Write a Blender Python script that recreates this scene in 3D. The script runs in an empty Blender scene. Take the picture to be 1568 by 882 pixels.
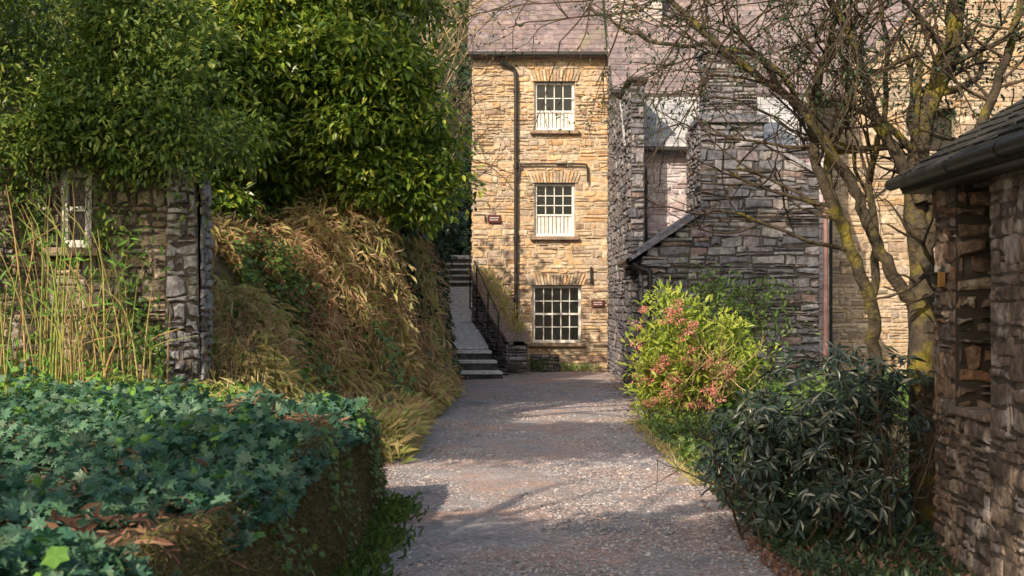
import bpy, math, random
import numpy as np
from mathutils import Vector
R = np.random.default_rng(7)
random.seed(7)
sc = bpy.context.scene
COL = sc.collection

# ------------------------------------------------------------------ helpers
def link(o, parent=None):
    COL.objects.link(o)
    if parent: o.parent = parent
    return o
def empty(name):
    o = bpy.data.objects.new(name, None); o.empty_display_size = .2
    return link(o)
def raw_mesh(name, V, F, mats, parent=None, smooth=False, mi=None):
    V = np.asarray(V, dtype=np.float32); F = np.asarray(F, dtype=np.int32)
    m = bpy.data.meshes.new(name)
    k = F.shape[1]
    m.vertices.add(len(V)); m.vertices.foreach_set('co', V.ravel())
    m.loops.add(F.size); m.loops.foreach_set('vertex_index', F.ravel())
    m.polygons.add(len(F))
    m.polygons.foreach_set('loop_start', np.arange(0, F.size, k, dtype=np.int32))
    m.polygons.foreach_set('loop_total', np.full(len(F), k, dtype=np.int32))
    if mi is not None: m.polygons.foreach_set('material_index', np.asarray(mi, dtype=np.int32))
    m.polygons.foreach_set('use_smooth', np.full(len(F), smooth))
    for x in (mats if isinstance(mats, (list, tuple)) else [mats]): m.materials.append(x)
    m.update(calc_edges=True); m.validate()
    return link(bpy.data.objects.new(name, m), parent)

class MB:
    def __init__(s): s.v = []; s.f = []; s.m = []
    def add(s, vs, fs, mi=0):
        b = len(s.v); s.v += [tuple(x) for x in vs]
        for f in fs: s.f.append(tuple(b+i for i in f)); s.m.append(mi)
    def box(s, x0, x1, y0, y1, z0, z1, mi=0):
        s.add([(x0,y0,z0),(x1,y0,z0),(x1,y1,z0),(x0,y1,z0),(x0,y0,z1),(x1,y0,z1),(x1,y1,z1),(x0,y1,z1)],
              [(0,3,2,1),(4,5,6,7),(0,1,5,4),(1,2,6,5),(2,3,7,6),(3,0,4,7)], mi)
    def tube(s, pts, rad, n=8, mi=0):
        V, F = tube(pts, rad, n); s.add(V, F, mi)
    def build(s, name, mats, parent=None, smooth=False, bevel=0):
        m = bpy.data.meshes.new(name); m.from_pydata(s.v, [], s.f)
        for x in mats: m.materials.append(x)
        m.polygons.foreach_set('material_index', s.m)
        m.polygons.foreach_set('use_smooth', [smooth]*len(s.f))
        m.update()
        o = link(bpy.data.objects.new(name, m), parent)
        if bevel:
            b = o.modifiers.new('b', 'BEVEL'); b.width = bevel; b.segments = 2
        return o

def tube(pts, rad, n=6):
    pts = np.asarray(pts, float); k = len(pts)
    rad = np.broadcast_to(np.asarray(rad, float), (k,))
    T = np.gradient(pts, axis=0); T /= np.linalg.norm(T, axis=1)[:, None]+1e-9
    ref = np.array([0.31, 0.87, 0.12]) if abs(T[0][1]) < .8 else np.array([1., 0, .1])
    V = []
    a = np.linspace(0, 2*np.pi, n, endpoint=False)
    for i in range(k):
        x = np.cross(T[i], ref); x /= np.linalg.norm(x)+1e-9; y = np.cross(T[i], x)
        V += list(pts[i] + rad[i]*(np.cos(a)[:, None]*x + np.sin(a)[:, None]*y))
    F = [(i*n+j, i*n+(j+1) % n, (i+1)*n+(j+1) % n, (i+1)*n+j) for i in range(k-1) for j in range(n)]
    return V, F
def tubes_mesh(name, lines, mat, parent=None, n=6):
    VV = []; FF = []; b = 0
    for p, r in lines:
        V, F = tube(p, r, n); VV.append(np.array(V)); FF.append(np.array(F)+b); b += len(V)
    return raw_mesh(name, np.concatenate(VV), np.concatenate(FF), mat, parent, True)

def smooth_line(pts, m=5):
    pts = np.asarray(pts, float); out = []
    P = np.vstack([2*pts[0]-pts[1], pts, 2*pts[-1]-pts[-2]])
    for i in range(1, len(P)-2):
        for t in np.linspace(0, 1, m, endpoint=False):
            a, b, c, d = P[i-1], P[i], P[i+1], P[i+2]
            out.append(.5*((2*b)+(-a+c)*t+(2*a-5*b+4*c-d)*t*t+(-a+3*b-3*c+d)*t**3))
    out.append(pts[-1]); return np.array(out)

def grow(p, d, L, r, depth, out, up=.1, wob=.25, kids=3, shrink=.62, tips=None):
    p = np.array(p, float); d = np.array(d, float); d /= np.linalg.norm(d)
    n = 6; pts = [p.copy()]; ds = []
    for i in range(n):
        d = d + R.normal(0, wob, 3)*.5 + np.array([0, 0, up])*.3; d /= np.linalg.norm(d)
        p = p + d*L/n; pts.append(p.copy()); ds.append(d.copy())
    out.append((np.array(pts), np.linspace(r, r*.45, n+1)))
    if depth > 0:
        for k in range(kids):
            i = int(R.integers(2, n))+1
            i = min(i, n)
            dd = ds[i-1] + R.normal(0, .55, 3); grow(pts[i], dd, L*shrink*R.uniform(.7, 1.15), r*.55, depth-1, out, up, wob, kids, shrink, tips)
    elif tips is not None:
        for q in pts[2:]: tips.append(q)

def leaf_t(w=.35, f=.06, droop=.05):
    V = np.array([(0,0,0),(-w*.42,.28,f),(-w*.46,.62,f*.8),(0,1,-droop),(w*.46,.62,f*.8),(w*.42,.28,f)], float)
    return V, np.array([(0,3,2,1),(0,5,4,3)])
def palmate_t(lob=5, a_=.58, b_=.42):
    V = [(0, .45, .03)]; n = lob*2+1
    for i in range(n):
        a = -math.pi/2 + 2*math.pi*(i)/n
        r = a_ if i % 2 == 1 else b_
        if i == 0: r = .3
        V.append((math.cos(a)*r, .45+math.sin(a)*r, -.04 if i % 2 else .03))
    F = [(0, i+1, (i+1) % n+1) for i in range(n)]
    return np.array(V), np.array(F)
def chip_t():
    V = np.array([(-.5,-.4,0),(.45,-.5,0),(.5,.4,0),(-.4,.5,0),(-.35,-.3,.3),(.3,-.35,.38),(.36,.28,.3),(-.28,.36,.36)])
    return V, np.array([(4,5,6,7),(0,1,5,4),(1,2,6,5),(2,3,7,6),(3,0,4,7)])
def nz(a): return a/(np.linalg.norm(a, axis=1)[:, None]+1e-9)
def scatter(name, T, P, D, N, S, mat, parent=None, smooth=False):
    V, F = T; P = np.asarray(P); n = len(P)
    D = nz(np.asarray(D)); X = nz(np.cross(D, N)); Z = np.cross(X, D)
    S = np.broadcast_to(np.asarray(S), (n,))[:, None, None]
    W = P[:, None, :] + S*(V[None, :, 0:1]*X[:, None]+V[None, :, 1:2]*D[:, None]+V[None, :, 2:3]*Z[:, None])
    FF = (F[None] + (np.arange(n)*len(V))[:, None, None]).reshape(-1, F.shape[1])
    return raw_mesh(name, W.reshape(-1, 3), FF, mat, parent, smooth)
def lobes(ells, n, rr=(.28,.55)):
    out = []
    for c, r in ells:
        for i in range(n):
            d = R.normal(0, 1, 3); d /= np.linalg.norm(d); d[1] = -abs(d[1]) if R.random() < .75 else d[1]
            q = R.uniform(*rr); out.append((tuple(np.array(c)+d*np.array(r)*R.uniform(.75, 1.0)), (q*R.uniform(.9,1.4), q*.8, q*.7)))
    return out
def crown_pts(ells, ncl, per, spread, rad=.45, droop=.25, keep=None):
    w = np.array([e[1][0]*e[1][1]*e[1][2] for e in ells])**.8; w /= w.sum()
    idx = R.choice(len(ells), ncl, p=w)
    c = np.array([ells[i][0] for i in idx]); r = np.array([ells[i][1] for i in idx])
    d = nz(R.normal(0, 1, (ncl, 3))); q = R.random(ncl)**rad
    C = c + d*r*q[:, None]*R.uniform(.85, 1.15, (ncl, 1))
    if keep is not None: C = C[keep(C)]
    O = R.normal(0, 1, (len(C), per, 3))
    sp = R.uniform(.6, 1.3, (len(C), 1, 1))*spread
    P = (C[:, None]+O*sp*np.array([1, 1, .7])).reshape(-1, 3)
    D = nz(O.reshape(-1, 3))+R.normal(0, .5, (len(P), 3))+np.array([0, -.1, -droop])
    N = R.normal(0, .45, (len(P), 3))+np.array([-.1, -.35, 1.])
    return P, D, N

# ------------------------------------------------------------------ materials
def mat(name, cols, rough=.85, var=.35, ns=6., bump=.4, bs=35., trans=0., spec=.3, over=None, island=True, bdist=.01, os=2., oth=(.5, .65)):
    m = bpy.data.materials.new(name); m.use_nodes = True
    nt = m.node_tree; N = nt.nodes; L = nt.links
    b = N['Principled BSDF']; out = N['Material Output']
    tc = N.new('ShaderNodeTexCoord'); geo = N.new('ShaderNodeNewGeometry')
    ramp = N.new('ShaderNodeValToRGB'); cr = ramp.color_ramp
    while len(cr.elements) < len(cols): cr.elements.new(.5)
    for i, c in enumerate(cols):
        cr.elements[i].position = i/max(1, len(cols)-1) if island else .3+.4*i/max(1, len(cols)-1)
        cr.elements[i].color = (*c, 1)
    if island: L.new(geo.outputs['Random Per Island'], ramp.inputs['Fac'])
    else:
        n1 = N.new('ShaderNodeTexNoise'); n1.inputs['Scale'].default_value = ns; n1.inputs['Detail'].default_value = 6
        L.new(tc.outputs['Object'], n1.inputs['Vector']); L.new(n1.outputs['Fac'], ramp.inputs['Fac'])
    colout = ramp.outputs['Color']
    if bump > 0:
        mr = N.new('ShaderNodeMapRange'); mr.inputs['From Min'].default_value = .3; mr.inputs['From Max'].default_value = .7
        mr.inputs['To Min'].default_value = 1-var; mr.inputs['To Max'].default_value = 1+var
        n2 = N.new('ShaderNodeTexNoise'); n2.inputs['Scale'].default_value = ns*2.3; n2.inputs['Detail'].default_value = 8
        L.new(tc.outputs['Object'], n2.inputs['Vector'])
        L.new(n2.outputs['Fac'], mr.inputs['Value'])
        mul = N.new('ShaderNodeVectorMath'); mul.operation = 'SCALE'
        L.new(ramp.outputs['Color'], mul.inputs[0]); L.new(mr.outputs['Result'], mul.inputs['Scale'])
        colout = mul.outputs['Vector']
    if over:
        n3 = N.new('ShaderNodeTexNoise'); n3.inputs['Scale'].default_value = os; n3.inputs['Detail'].default_value = 9; n3.inputs['Roughness'].default_value = .7
        L.new(tc.outputs['Object'], n3.inputs['Vector'])
        m3 = N.new('ShaderNodeMapRange'); m3.inputs['From Min'].default_value = oth[0]; m3.inputs['From Max'].default_value = oth[1]
        L.new(n3.outputs['Fac'], m3.inputs['Value'])
        mx = N.new('ShaderNodeMix'); mx.data_type = 'RGBA'
        L.new(m3.outputs['Result'], mx.inputs['Factor']); L.new(colout, mx.inputs['A']); mx.inputs['B'].default_value = (*over, 1)
        colout = mx.outputs['Result']
    L.new(colout, b.inputs['Base Color'])
    b.inputs['Roughness'].default_value = rough
    b.inputs['Specular IOR Level'].default_value = spec
    if bump > 0:
        n4 = N.new('ShaderNodeTexNoise'); n4.inputs['Scale'].default_value = bs; n4.inputs['Detail'].default_value = 8; n4.inputs['Roughness'].default_value = .65
        L.new(tc.outputs['Object'], n4.inputs['Vector'])
        bp = N.new('ShaderNodeBump'); bp.inputs['Strength'].default_value = bump; bp.inputs['Distance'].default_value = bdist*4
        L.new(n4.outputs['Fac'], bp.inputs['Height']); L.new(bp.outputs['Normal'], b.inputs['Normal'])
    if trans > 0:
        t = N.new('ShaderNodeBsdfTranslucent'); L.new(colout, t.inputs['Color'])
        ms = N.new('ShaderNodeMixShader'); ms.inputs['Fac'].default_value = trans
        L.new(b.outputs['BSDF'], ms.inputs[1]); L.new(t.outputs['BSDF'], ms.inputs[2]); L.new(ms.outputs['Shader'], out.inputs['Surface'])
    return m
def plain(name, c, rough=.5, metal=0., spec=.5, var=.15):
    m = mat(name, [c, c], rough, var, 5, .1, 40, spec=spec); m.node_tree.nodes['Principled BSDF'].inputs['Metallic'].default_value = metal
    return m
def br(cols, k, warm=1.): return [(min(.85, c[0]*k*warm), min(.85, c[1]*k), min(.85, c[2]*k/warm)) for c in cols]

M_gold = mat('golden_rubble', [(.44,.29,.17),(.70,.51,.31),(.57,.36,.20),(.72,.60,.45),(.41,.33,.27),(.76,.49,.26),(.59,.47,.36),(.34,.24,.18),(.66,.53,.39)], .9, .33, 5, .7, 28, over=(.50,.47,.44), os=1.1, oth=(.52,.70))
M_goldmort = mat('lime_mortar', [(.48,.40,.31),(.58,.50,.39)], .95, .3, 6, .5, 60, island=False)
M_slate = mat('slate_rubble', [(.12,.12,.145),(.27,.265,.285),(.17,.16,.20),(.38,.37,.39),(.25,.185,.165),(.14,.15,.19),(.33,.33,.36),(.21,.165,.19)], .75, .4, 6, .9, 24, over=(.46,.45,.45), os=2.6, oth=(.56,.70))
M_slatemort = mat('slate_mortar', [(.05,.045,.045),(.13,.12,.115)], .95, .3, 6, .5, 60, island=False)
M_core = plain('shadow_masonry', (.04,.035,.03), .95)
M_pale = mat('limewashed_slate', [(.62,.60,.64),(.72,.69,.72),(.55,.5,.55),(.42,.32,.35),(.66,.64,.66)], .9, .25, 5, .6, 28)
M_brown = mat('brown_rubble', [(.40,.30,.21),(.60,.47,.34),(.30,.22,.17),(.68,.57,.44),(.52,.35,.20),(.64,.54,.45),(.22,.18,.15)], .9, .38, 5, .8, 24, over=(.28,.24,.21), os=1.5, oth=(.54,.72))
M_out = mat('outbuilding_stone', [(.13,.095,.075),(.31,.22,.165),(.18,.12,.085),(.42,.34,.28),(.10,.085,.08),(.31,.18,.11)], .85, .5, 9, 1., 22, over=(.60,.55,.50), os=4.2, oth=(.57,.64), bdist=.012)
M_lime = mat('limewashed_outbuilding', [(.17,.13,.105),(.29,.22,.18),(.14,.11,.09),(.34,.27,.23)], .9, .5, 7, 1., 18, over=(.56,.50,.48), os=3.0, oth=(.52,.60), bdist=.014)
M_outmort = mat('crumbling_mortar', [(.045,.037,.032),(.20,.17,.145)], .95, .3, 6, .8, 40, island=False)
M_ruin = mat('ruin_stone', [(.38,.29,.20),(.28,.22,.17),(.54,.44,.33),(.38,.34,.30),(.22,.18,.15)], .9, .45, 7, .8, 22, over=(.12,.13,.06), os=3, oth=(.54,.68))
M_ruingrey = mat('lichen_stone', [(.34,.33,.345),(.26,.25,.275),(.44,.43,.44),(.21,.19,.205)], .9, .45, 7, .8, 22, over=(.14,.15,.08), os=3, oth=(.54,.68))
M_roofp = mat('purple_slates', br([(.22,.17,.18),(.28,.22,.23),(.18,.15,.17),(.32,.25,.24),(.25,.22,.24)], 1.05), .6, .3, 3, .4, 30, over=(.24,.23,.17), os=1.5, oth=(.56,.70))
M_roofg = mat('grey_slates', [(.42,.43,.46),(.54,.55,.58),(.35,.36,.39),(.58,.58,.60)], .55, .25, 3, .4, 30, over=(.28,.26,.22), os=2, oth=(.6,.75))
M_roofd = mat('dark_mossy_slates', [(.045,.045,.047),(.075,.07,.065),(.03,.03,.035)], .75, .4, 8, .8, 30, over=(.08,.08,.04), os=5, oth=(.55,.7))
M_step = mat('worn_step_stone', [(.66,.65,.66),(.78,.76,.75),(.58,.57,.58)], .85, .3, 5, .6, 25)
M_white = plain('white_paint', (.82,.81,.79), .45)
M_glass = plain('window_glass', (.012,.016,.02), .06, spec=.8)
M_curtain = plain('white_blind', (.78,.76,.73), .8)
M_black = plain('black_iron', (.028,.027,.028), .4)
M_pinkpipe = plain('faded_red_pipe', (.34,.19,.18), .5)
M_sign = plain('maroon_sign', (.10,.022,.022), .4)
M_brass = plain('brass', (.36,.22,.08), .4, metal=.6)
M_bark = mat('mossy_bark', [(.045,.037,.03),(.11,.09,.065),(.07,.058,.042)], .9, .4, 7, .9, 40, island=False, over=(.26,.22,.04), os=3.5, oth=(.50,.62))
M_twig = mat('dark_twig', [(.055,.042,.03),(.10,.075,.05)], .9, .3, 7, .2, 40)
M_gtwig = mat('golden_twig', [(.46,.33,.19),(.60,.45,.27),(.34,.24,.15)], .9, .3, 7, .2, 40)
M_cane = mat('green_cane', [(.24,.30,.07),(.44,.38,.14),(.48,.30,.14),(.18,.22,.07)], .6, .3, 7, .1, 40)
M_laurel = mat('laurel_leaf', [(.045,.10,.02),(.14,.24,.03),(.30,.41,.045),(.07,.16,.02),(.50,.53,.08),(.17,.29,.035),(.05,.11,.02)], .33, .15, 3, 0, trans=.28, spec=.55)
M_thicket = mat('thicket_leaf', [(.06,.12,.03),(.13,.23,.04),(.29,.35,.06),(.09,.17,.03)], .40, .15, 3, 0, trans=.33, spec=.5)
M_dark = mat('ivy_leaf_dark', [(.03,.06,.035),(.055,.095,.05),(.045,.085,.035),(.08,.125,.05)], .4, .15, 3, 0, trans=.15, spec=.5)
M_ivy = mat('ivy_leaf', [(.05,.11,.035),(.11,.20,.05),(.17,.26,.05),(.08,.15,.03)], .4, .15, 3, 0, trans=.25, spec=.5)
M_teal = mat('cranesbill_leaf', [(.04,.13,.085),(.09,.23,.14),(.03,.09,.06),(.11,.25,.12),(.15,.28,.18),(.05,.14,.09),(.21,.31,.20)], .45, .2, 4, 0, trans=.3, spec=.5)
M_limeleaf = mat('lime_leaf', [(.17,.36,.07),(.22,.42,.08),(.13,.29,.06)], .5, .15, 4, 0, trans=.3)
M_fern = mat('dead_bracken', [(.56,.33,.18),(.76,.52,.31),(.40,.21,.12),(.80,.63,.42),(.64,.41,.23),(.48,.24,.13)], .9, .2, 5, 0, trans=.3)
M_grass = mat('dry_grass', [(.56,.48,.20),(.72,.60,.32),(.32,.40,.10),(.66,.50,.25)], .8, .2, 5, 0, trans=.3)
M_moss = mat('moss_tuft', [(.13,.15,.04),(.20,.21,.06),(.15,.11,.06),(.27,.20,.11),(.20,.15,.085),(.12,.15,.045)], .9, .2, 5, 0, trans=.2)
M_litter = mat('brown_litter', [(.22,.11,.08),(.34,.20,.13),(.15,.08,.055)], .9, .2, 5, 0, trans=.2)
M_rhodo = mat('rhododendron_leaf', [(.03,.055,.038),(.05,.08,.055),(.036,.062,.045),(.10,.13,.10)], .22, .15, 3, 0, trans=.08, spec=.9)
M_shrub = mat('pieris_leaf', [(.22,.34,.05),(.38,.48,.08),(.50,.54,.10),(.14,.25,.04)], .4, .15, 3, 0, trans=.35)
M_pink = mat('pink_blossom', [(.70,.26,.22),(.76,.38,.32),(.64,.20,.16),(.78,.50,.40)], .7, .15, 3, 0, trans=.3)
M_soil = mat('bank_soil', [(.10,.08,.04),(.18,.14,.07),(.11,.12,.04)], .95, .4, 4, .9, 25, island=False)
M_ground = mat('woodland_ground', [(.10,.08,.055),(.12,.11,.06),(.08,.07,.045)], .95, .4, 3, .8, 20, island=False)
M_chip = mat('slate_chip', [(.28,.27,.29),(.46,.44,.46),(.19,.18,.20),(.60,.56,.56),(.36,.33,.35),(.54,.41,.37)], .7, .2, 8, .2, 60)
M_hill = mat('hillside', [(.02,.03,.012),(.05,.06,.02)], .95, .4, 1, .8, 4, island=False)

def gravel_mat():
    m = mat('slate_gravel', [(.33,.31,.335),(.48,.445,.46),(.39,.36,.38)], .85, .25, 1.1, .01, island=False, over=(.62,.42,.36), os=.9, oth=(.44,.62))  # over: pinkish warmth of sunlit patches, put into the gravel colour by noise
    nt = m.node_tree; N = nt.nodes; L = nt.links; b = N['Principled BSDF']
    tc = N.new('ShaderNodeTexCoord'); v = N.new('ShaderNodeTexVoronoi'); v.inputs['Scale'].default_value = 34
    nn = N.new('ShaderNodeTexNoise'); nn.inputs['Scale'].default_value = 7; nn.inputs['Detail'].default_value = 10; nn.inputs['Roughness'].default_value = .8
    L.new(tc.outputs['Object'], v.inputs['Vector']); L.new(tc.outputs['Object'], nn.inputs['Vector'])
    ad = N.new('ShaderNodeMath'); ad.operation = 'MULTIPLY_ADD'; ad.inputs[1].default_value = .5
    L.new(v.outputs['Distance'], ad.inputs[0]); L.new(nn.outputs['Fac'], ad.inputs[2])
    bp = N.new('ShaderNodeBump'); bp.inputs['Strength'].default_value = .8; bp.inputs['Distance'].default_value = .05
    L.new(ad.outputs[0], bp.inputs['Height']); L.new(bp.outputs['Normal'], b.inputs['Normal'])
    src = b.inputs['Base Color'].links[0].from_socket
    mr = N.new('ShaderNodeMapRange'); mr.inputs['To Min'].default_value = .65; mr.inputs['To Max'].default_value = 1.25
    L.new(v.outputs['Color'], mr.inputs['Value'])
    sc_ = N.new('ShaderNodeVectorMath'); sc_.operation = 'SCALE'
    L.new(src, sc_.inputs[0]); L.new(mr.outputs['Result'], sc_.inputs['Scale']); L.new(sc_.outputs['Vector'], b.inputs['Base Color'])
    return m
M_gravel = gravel_mat()

# ------------------------------------------------------------------ builders
def spans(poly, z):
    xs = []
    for i in range(len(poly)):
        (a, za), (b, zb) = poly[i], poly[(i+1) % len(poly)]
        if (za <= z < zb) or (zb <= z < za): xs.append(a+(b-a)*(z-za)/(zb-za))
    xs.sort(); return [(xs[i], xs[i+1]) for i in range(0, len(xs)-1, 2)]
def stone_wall(name, org, u, poly, mats, parent=None, holes=(), ch=(.07,.17), cw=(.14,.5), depth=(.012,.045), gap=.009, reveal=.25, rot=1.0, puff=True):
    org = np.array(org, float); u = np.array(u, float); up = np.array([0, 0, 1.]); n = np.cross(u, up)
    mb = MB(); zs = [p[1] for p in poly]; z = min(zs); zmax = max(zs)
    cuts = sorted(set([h[2] for h in holes]+[h[3] for h in holes]+[zmax]))
    def pt(a, zz, o): return org+u*a+up*zz+n*o
    def stone(a0, a1, z0, z1):
        g = gap*random.uniform(.5, 1.7); j = min(.024, (z1-z0)*.18)*rot
        q = [(a0+g, z0+g), (a1-g, z0+g), (a1-g, z1-g), (a0+g, z1-g)]
        q = [(x+random.uniform(-j, j)*.6, y+random.uniform(-j, j)) for x, y in q]
        tm = ((q[3][0]+q[2][0])/2, (q[3][1]+q[2][1])/2+random.uniform(-j, j)*.9)
        bm_ = ((q[0][0]+q[1][0])/2, (q[0][1]+q[1][1])/2+random.uniform(-j, j)*.9)
        q = [q[0], bm_, q[1], q[2], tm, q[3]]
        cx = sum(p[0] for p in q)/6; cy = sum(p[1] for p in q)/6
        d = random.uniform(*depth); ins = random.uniform(.006, .018)
        lo, hi = (.6, 1.15) if puff else (.88, 1.08)
        def inn(p, k=1.):
            dx = cx-p[0]; dy = cy-p[1]; return (p[0]+math.copysign(min(ins*k, abs(dx)), dx), p[1]+math.copysign(min(ins*k, abs(dy)), dy))
        if puff:
            V = [pt(x, y, -.005) for x, y in q]+[pt(*inn(p), d*random.uniform(lo, hi)) for p in q]
            V.append(pt(cx, cy, d*1.15))
            mb.add(V, [(12,6,7),(12,7,8),(12,8,9),(12,9,10),(12,10,11),(12,11,6)]+[(i, (i+1) % 6, (i+1) % 6+6, i+6) for i in range(6)], 0)
        else:
            V = [pt(x, y, -.005) for x, y in q]+[pt(*inn(p, .35), d*.6) for p in q]+[pt(*inn(p, 1.4), d*random.uniform(lo, hi)) for p in q]
            mb.add(V, [(12,13,16,17),(13,14,15,16)]+[(i, (i+1) % 6, (i+1) % 6+6, i+6) for i in range(6)]+[(i+6, (i+1) % 6+6, (i+1) % 6+12, i+12) for i in range(6)], 0)
    while z < zmax-.01:
        h = random.uniform(*ch)
        z1 = z+h
        for c in cuts:
            if z < c-.001 and z1 > c-.04: z1 = c; break
        zm = (z+z1)/2
        for (a, b) in spans(poly, zm):
            segs = [(a, b)]
            for (h0, h1, g0, g1) in holes:
                if g0 < zm < g1:
                    ns_ = []
                    for s0, s1 in segs:
                        if h1 <= s0 or h0 >= s1: ns_.append((s0, s1)); continue
                        if h0 > s0: ns_.append((s0, h0))
                        if h1 < s1: ns_.append((h1, s1))
                    segs = ns_
            for s0, s1 in segs:
                mb.add([pt(s0, z, 0), pt(s1, z, 0), pt(s1, z1, 0), pt(s0, z1, 0)], [(0,1,2,3)], 1)
                x = s0
                while x < s1-.005:
                    w = random.uniform(*cw)*(1 if random.random() < .7 else .5)
                    if s1-(x+w) < cw[0]: w = s1-x
                    if random.random() < .3 and z1-z > ch[0]*1.4:
                        zz = z+(z1-z)*random.uniform(.35, .65); stone(x, x+w, z, zz); stone(x, x+w, zz, z1)
                    else: stone(x, x+w, z, z1)
                    x += w
        z = z1
    for (h0, h1, g0, g1) in holes:
        if reveal:
            c = [(h0, g0), (h1, g0), (h1, g1), (h0, g1)]
            for i in range(4):
                a = c[i]; b = c[(i+1) % 4]
                mb.add([pt(*a, .01), pt(*b, .01), pt(*b, -reveal), pt(*a, -reveal)], [(0,1,2,3)], 1)
    return mb.build(name, mats, parent)
def lintel(name, x0, x1, z0, z1, y, mats, parent, w=.065):
    mb = MB(); n = int((x1-x0)/w); cx = (x0+x1)/2
    for i in range(n):
        a = x0+(x1-x0)*i/n+.005; b = x0+(x1-x0)*(i+1)/n-.005
        s = .18
        ta = a+(a-cx)*s; tb = b+(b-cx)*s; zt = z1+random.uniform(-.03, .03); d = random.uniform(.03, .06)
        mb.add([(a,y,z0),(b,y,z0),(tb,y,zt),(ta,y,zt),(a+.004,y-d,z0+.004),(b-.004,y-d,z0+.004),(tb-.004,y-d,zt-.004),(ta+.004,y-d,zt-.004)],
               [(4,5,6,7),(0,1,5,4),(1,2,6,5),(2,3,7,6),(3,0,4,7)], 0)
    return mb.build(name, mats, parent)
def slate_roof(name, org, u, v, W, L, mat_, parent=None, sw=.28, sh=.2, under=None):
    org = np.array(org, float); u = np.array(u, float); v = np.array(v, float); u /= np.linalg.norm(u); v /= np.linalg.norm(v)
    n = np.cross(u, v); mb = MB(); r = 0; t = 0.
    mb.add([org, org+u*W, org+u*W+v*L, org+v*L, org-n*.08, org+u*W-n*.08, org+u*W+v*L-n*.08, org+v*L-n*.08],
           [(0,1,2,3),(7,6,5,4),(0,4,5,1),(1,5,6,2),(2,6,7,3),(3,7,4,0)], 0)
    while t < L:
        x = -(r % 2)*sw*.5
        while x < W:
            w = sw*random.uniform(.8, 1.2); a = max(0, x)+.004; b = min(W, x+w)-.004
            if b-a > .03:
                e = random.uniform(-.012, .012); th = random.uniform(.008, .016); lo = t+e; hi = min(L, t+sh*1.5)
                mb.add([org+u*a+v*lo+n*.004, org+u*b+v*(lo+random.uniform(-.008,.008))+n*.004, org+u*b+v*lo+n*(th+.012), org+u*a+v*lo+n*(th+.012), org+u*b+v*hi+n*.006, org+u*a+v*hi+n*.006],
                       [(0,1,2,3),(3,2,4,5),(0,3,5),(1,4,2)], 0)
            x += w
        t += sh; r += 1
    return mb.build(name, [mat_], parent)
def sash(name, x0, x1, z0, z1, y, cols, rows, parent, blind=0., fw=.06):
    e = empty(name); e.parent = parent
    mb = MB(); b = .022; yf = y+.10
    mb.box(x0, x1, yf-.02, yf+.06, z1-fw, z1); mb.box(x0, x1, yf-.02, yf+.06, z0, z0+fw)
    mb.box(x0, x0+fw, yf-.022, yf+.058, z0+fw, z1-fw); mb.box(x1-fw, x1, yf-.022, yf+.058, z0+fw, z1-fw)
    zm = z0+(z1-z0)*(.5 if not blind else .40)
    mb.box(x0+fw, x1-fw, yf-.005, yf+.05, zm-.022, zm+.022)
    for i in range(1, cols):
        x = x0+fw+(x1-x0-2*fw)*i/cols; mb.box(x-b/2, x+b/2, yf+.005, yf+.035, z0+fw, z1-fw)
    zz0 = z0+fw if not blind else zm
    for i in range(1, rows):
        z = zz0+(z1-fw-zz0)*i/rows
        if abs(z-zm) > .03: mb.box(x0+fw, x1-fw, yf+.008, yf+.032, z-b/2, z+b/2)
    mb.build('frame', [M_white], e, bevel=.004)
    g = MB(); g.box(x0+fw*.5, x1-fw*.5, yf+.04, yf+.046, z0+fw*.5, z1-fw*.5); g.build('glass', [M_glass], e)
    if blind:
        g = MB(); n = 9
        for i in range(n):
            a = x0+fw+(x1-x0-2*fw)*i/n; c = x0+fw+(x1-x0-2*fw)*(i+1)/n
            g.box(a+.012, c-.006, yf+.026, yf+.037, z0+fw, zm-.02)
        g.build('slatted_blind', [M_curtain], e)
    s = MB(); s.box(x0-.1, x1+.1, y-.13, y+.09, z0-.08, z0-.003); s.build('sill', [M_brown], e, bevel=.01)
    return e

# ------------------------------------------------------------------ ground + path
g = MB(); g.add([(-300,-300,0),(300,-300,0),(300,300,0),(-300,300,0)], [(0,1,2,3)]); g.build('ground', [M_ground])
ys = np.linspace(-6, 31.6, 190)
def xl(y): return np.interp(y, [-6,8,10.9,11.6,17,19,25,29,32], [-1.1,-1.05,-1.05,-1.5,-1.7,-1.25,-1.1,-1.2,-1.3])
def xr(y): return np.interp(y, [-6,8,12,18.3,25,26,32], [1.6,1.55,1.8,1.6,2.0,2.1,2.2])
nx = 24; V = []
for y in ys:
    a = xl(y)-.1+.06*math.sin(y*3.1)+.05*math.sin(y*7.7); b = xr(y)+.06*math.sin(y*2.3+1)+.05*math.sin(y*6.1)
    for i in range(nx+1):
        t = i/nx; x = a+(b-a)*t
        z = .012+.03*math.sin(math.pi*t)+.012*math.sin(x*3+y*.9)*math.sin(y*1.3+1)*math.sin(math.pi*t)
        V.append((x, y, z))
V = np.array(V); k = nx+1
F = [(j*k+i, j*k+i+1, (j+1)*k+i+1, (j+1)*k+i) for j in range(len(ys)-1) for i in range(nx)]
raw_mesh('gravel_path', V, F, M_gravel, smooth=True)
n = 40000
yy = 5+22*R.random(n)**1.9; xx = xl(yy)-.15+(xr(yy)-xl(yy)+.3)*R.random(n)
t = np.clip((xx-xl(yy)+.1)/(xr(yy)-xl(yy)+.2), 0, 1)
P = np.stack([xx, yy, .010+.03*np.sin(np.pi*t)], 1)
th = R.random(n)*6.28; D = np.stack([np.cos(th), np.sin(th), R.normal(0, .16, n)], 1); Nn = R.normal(0, .24, (n, 3))+np.array([0,0,1])
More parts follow.
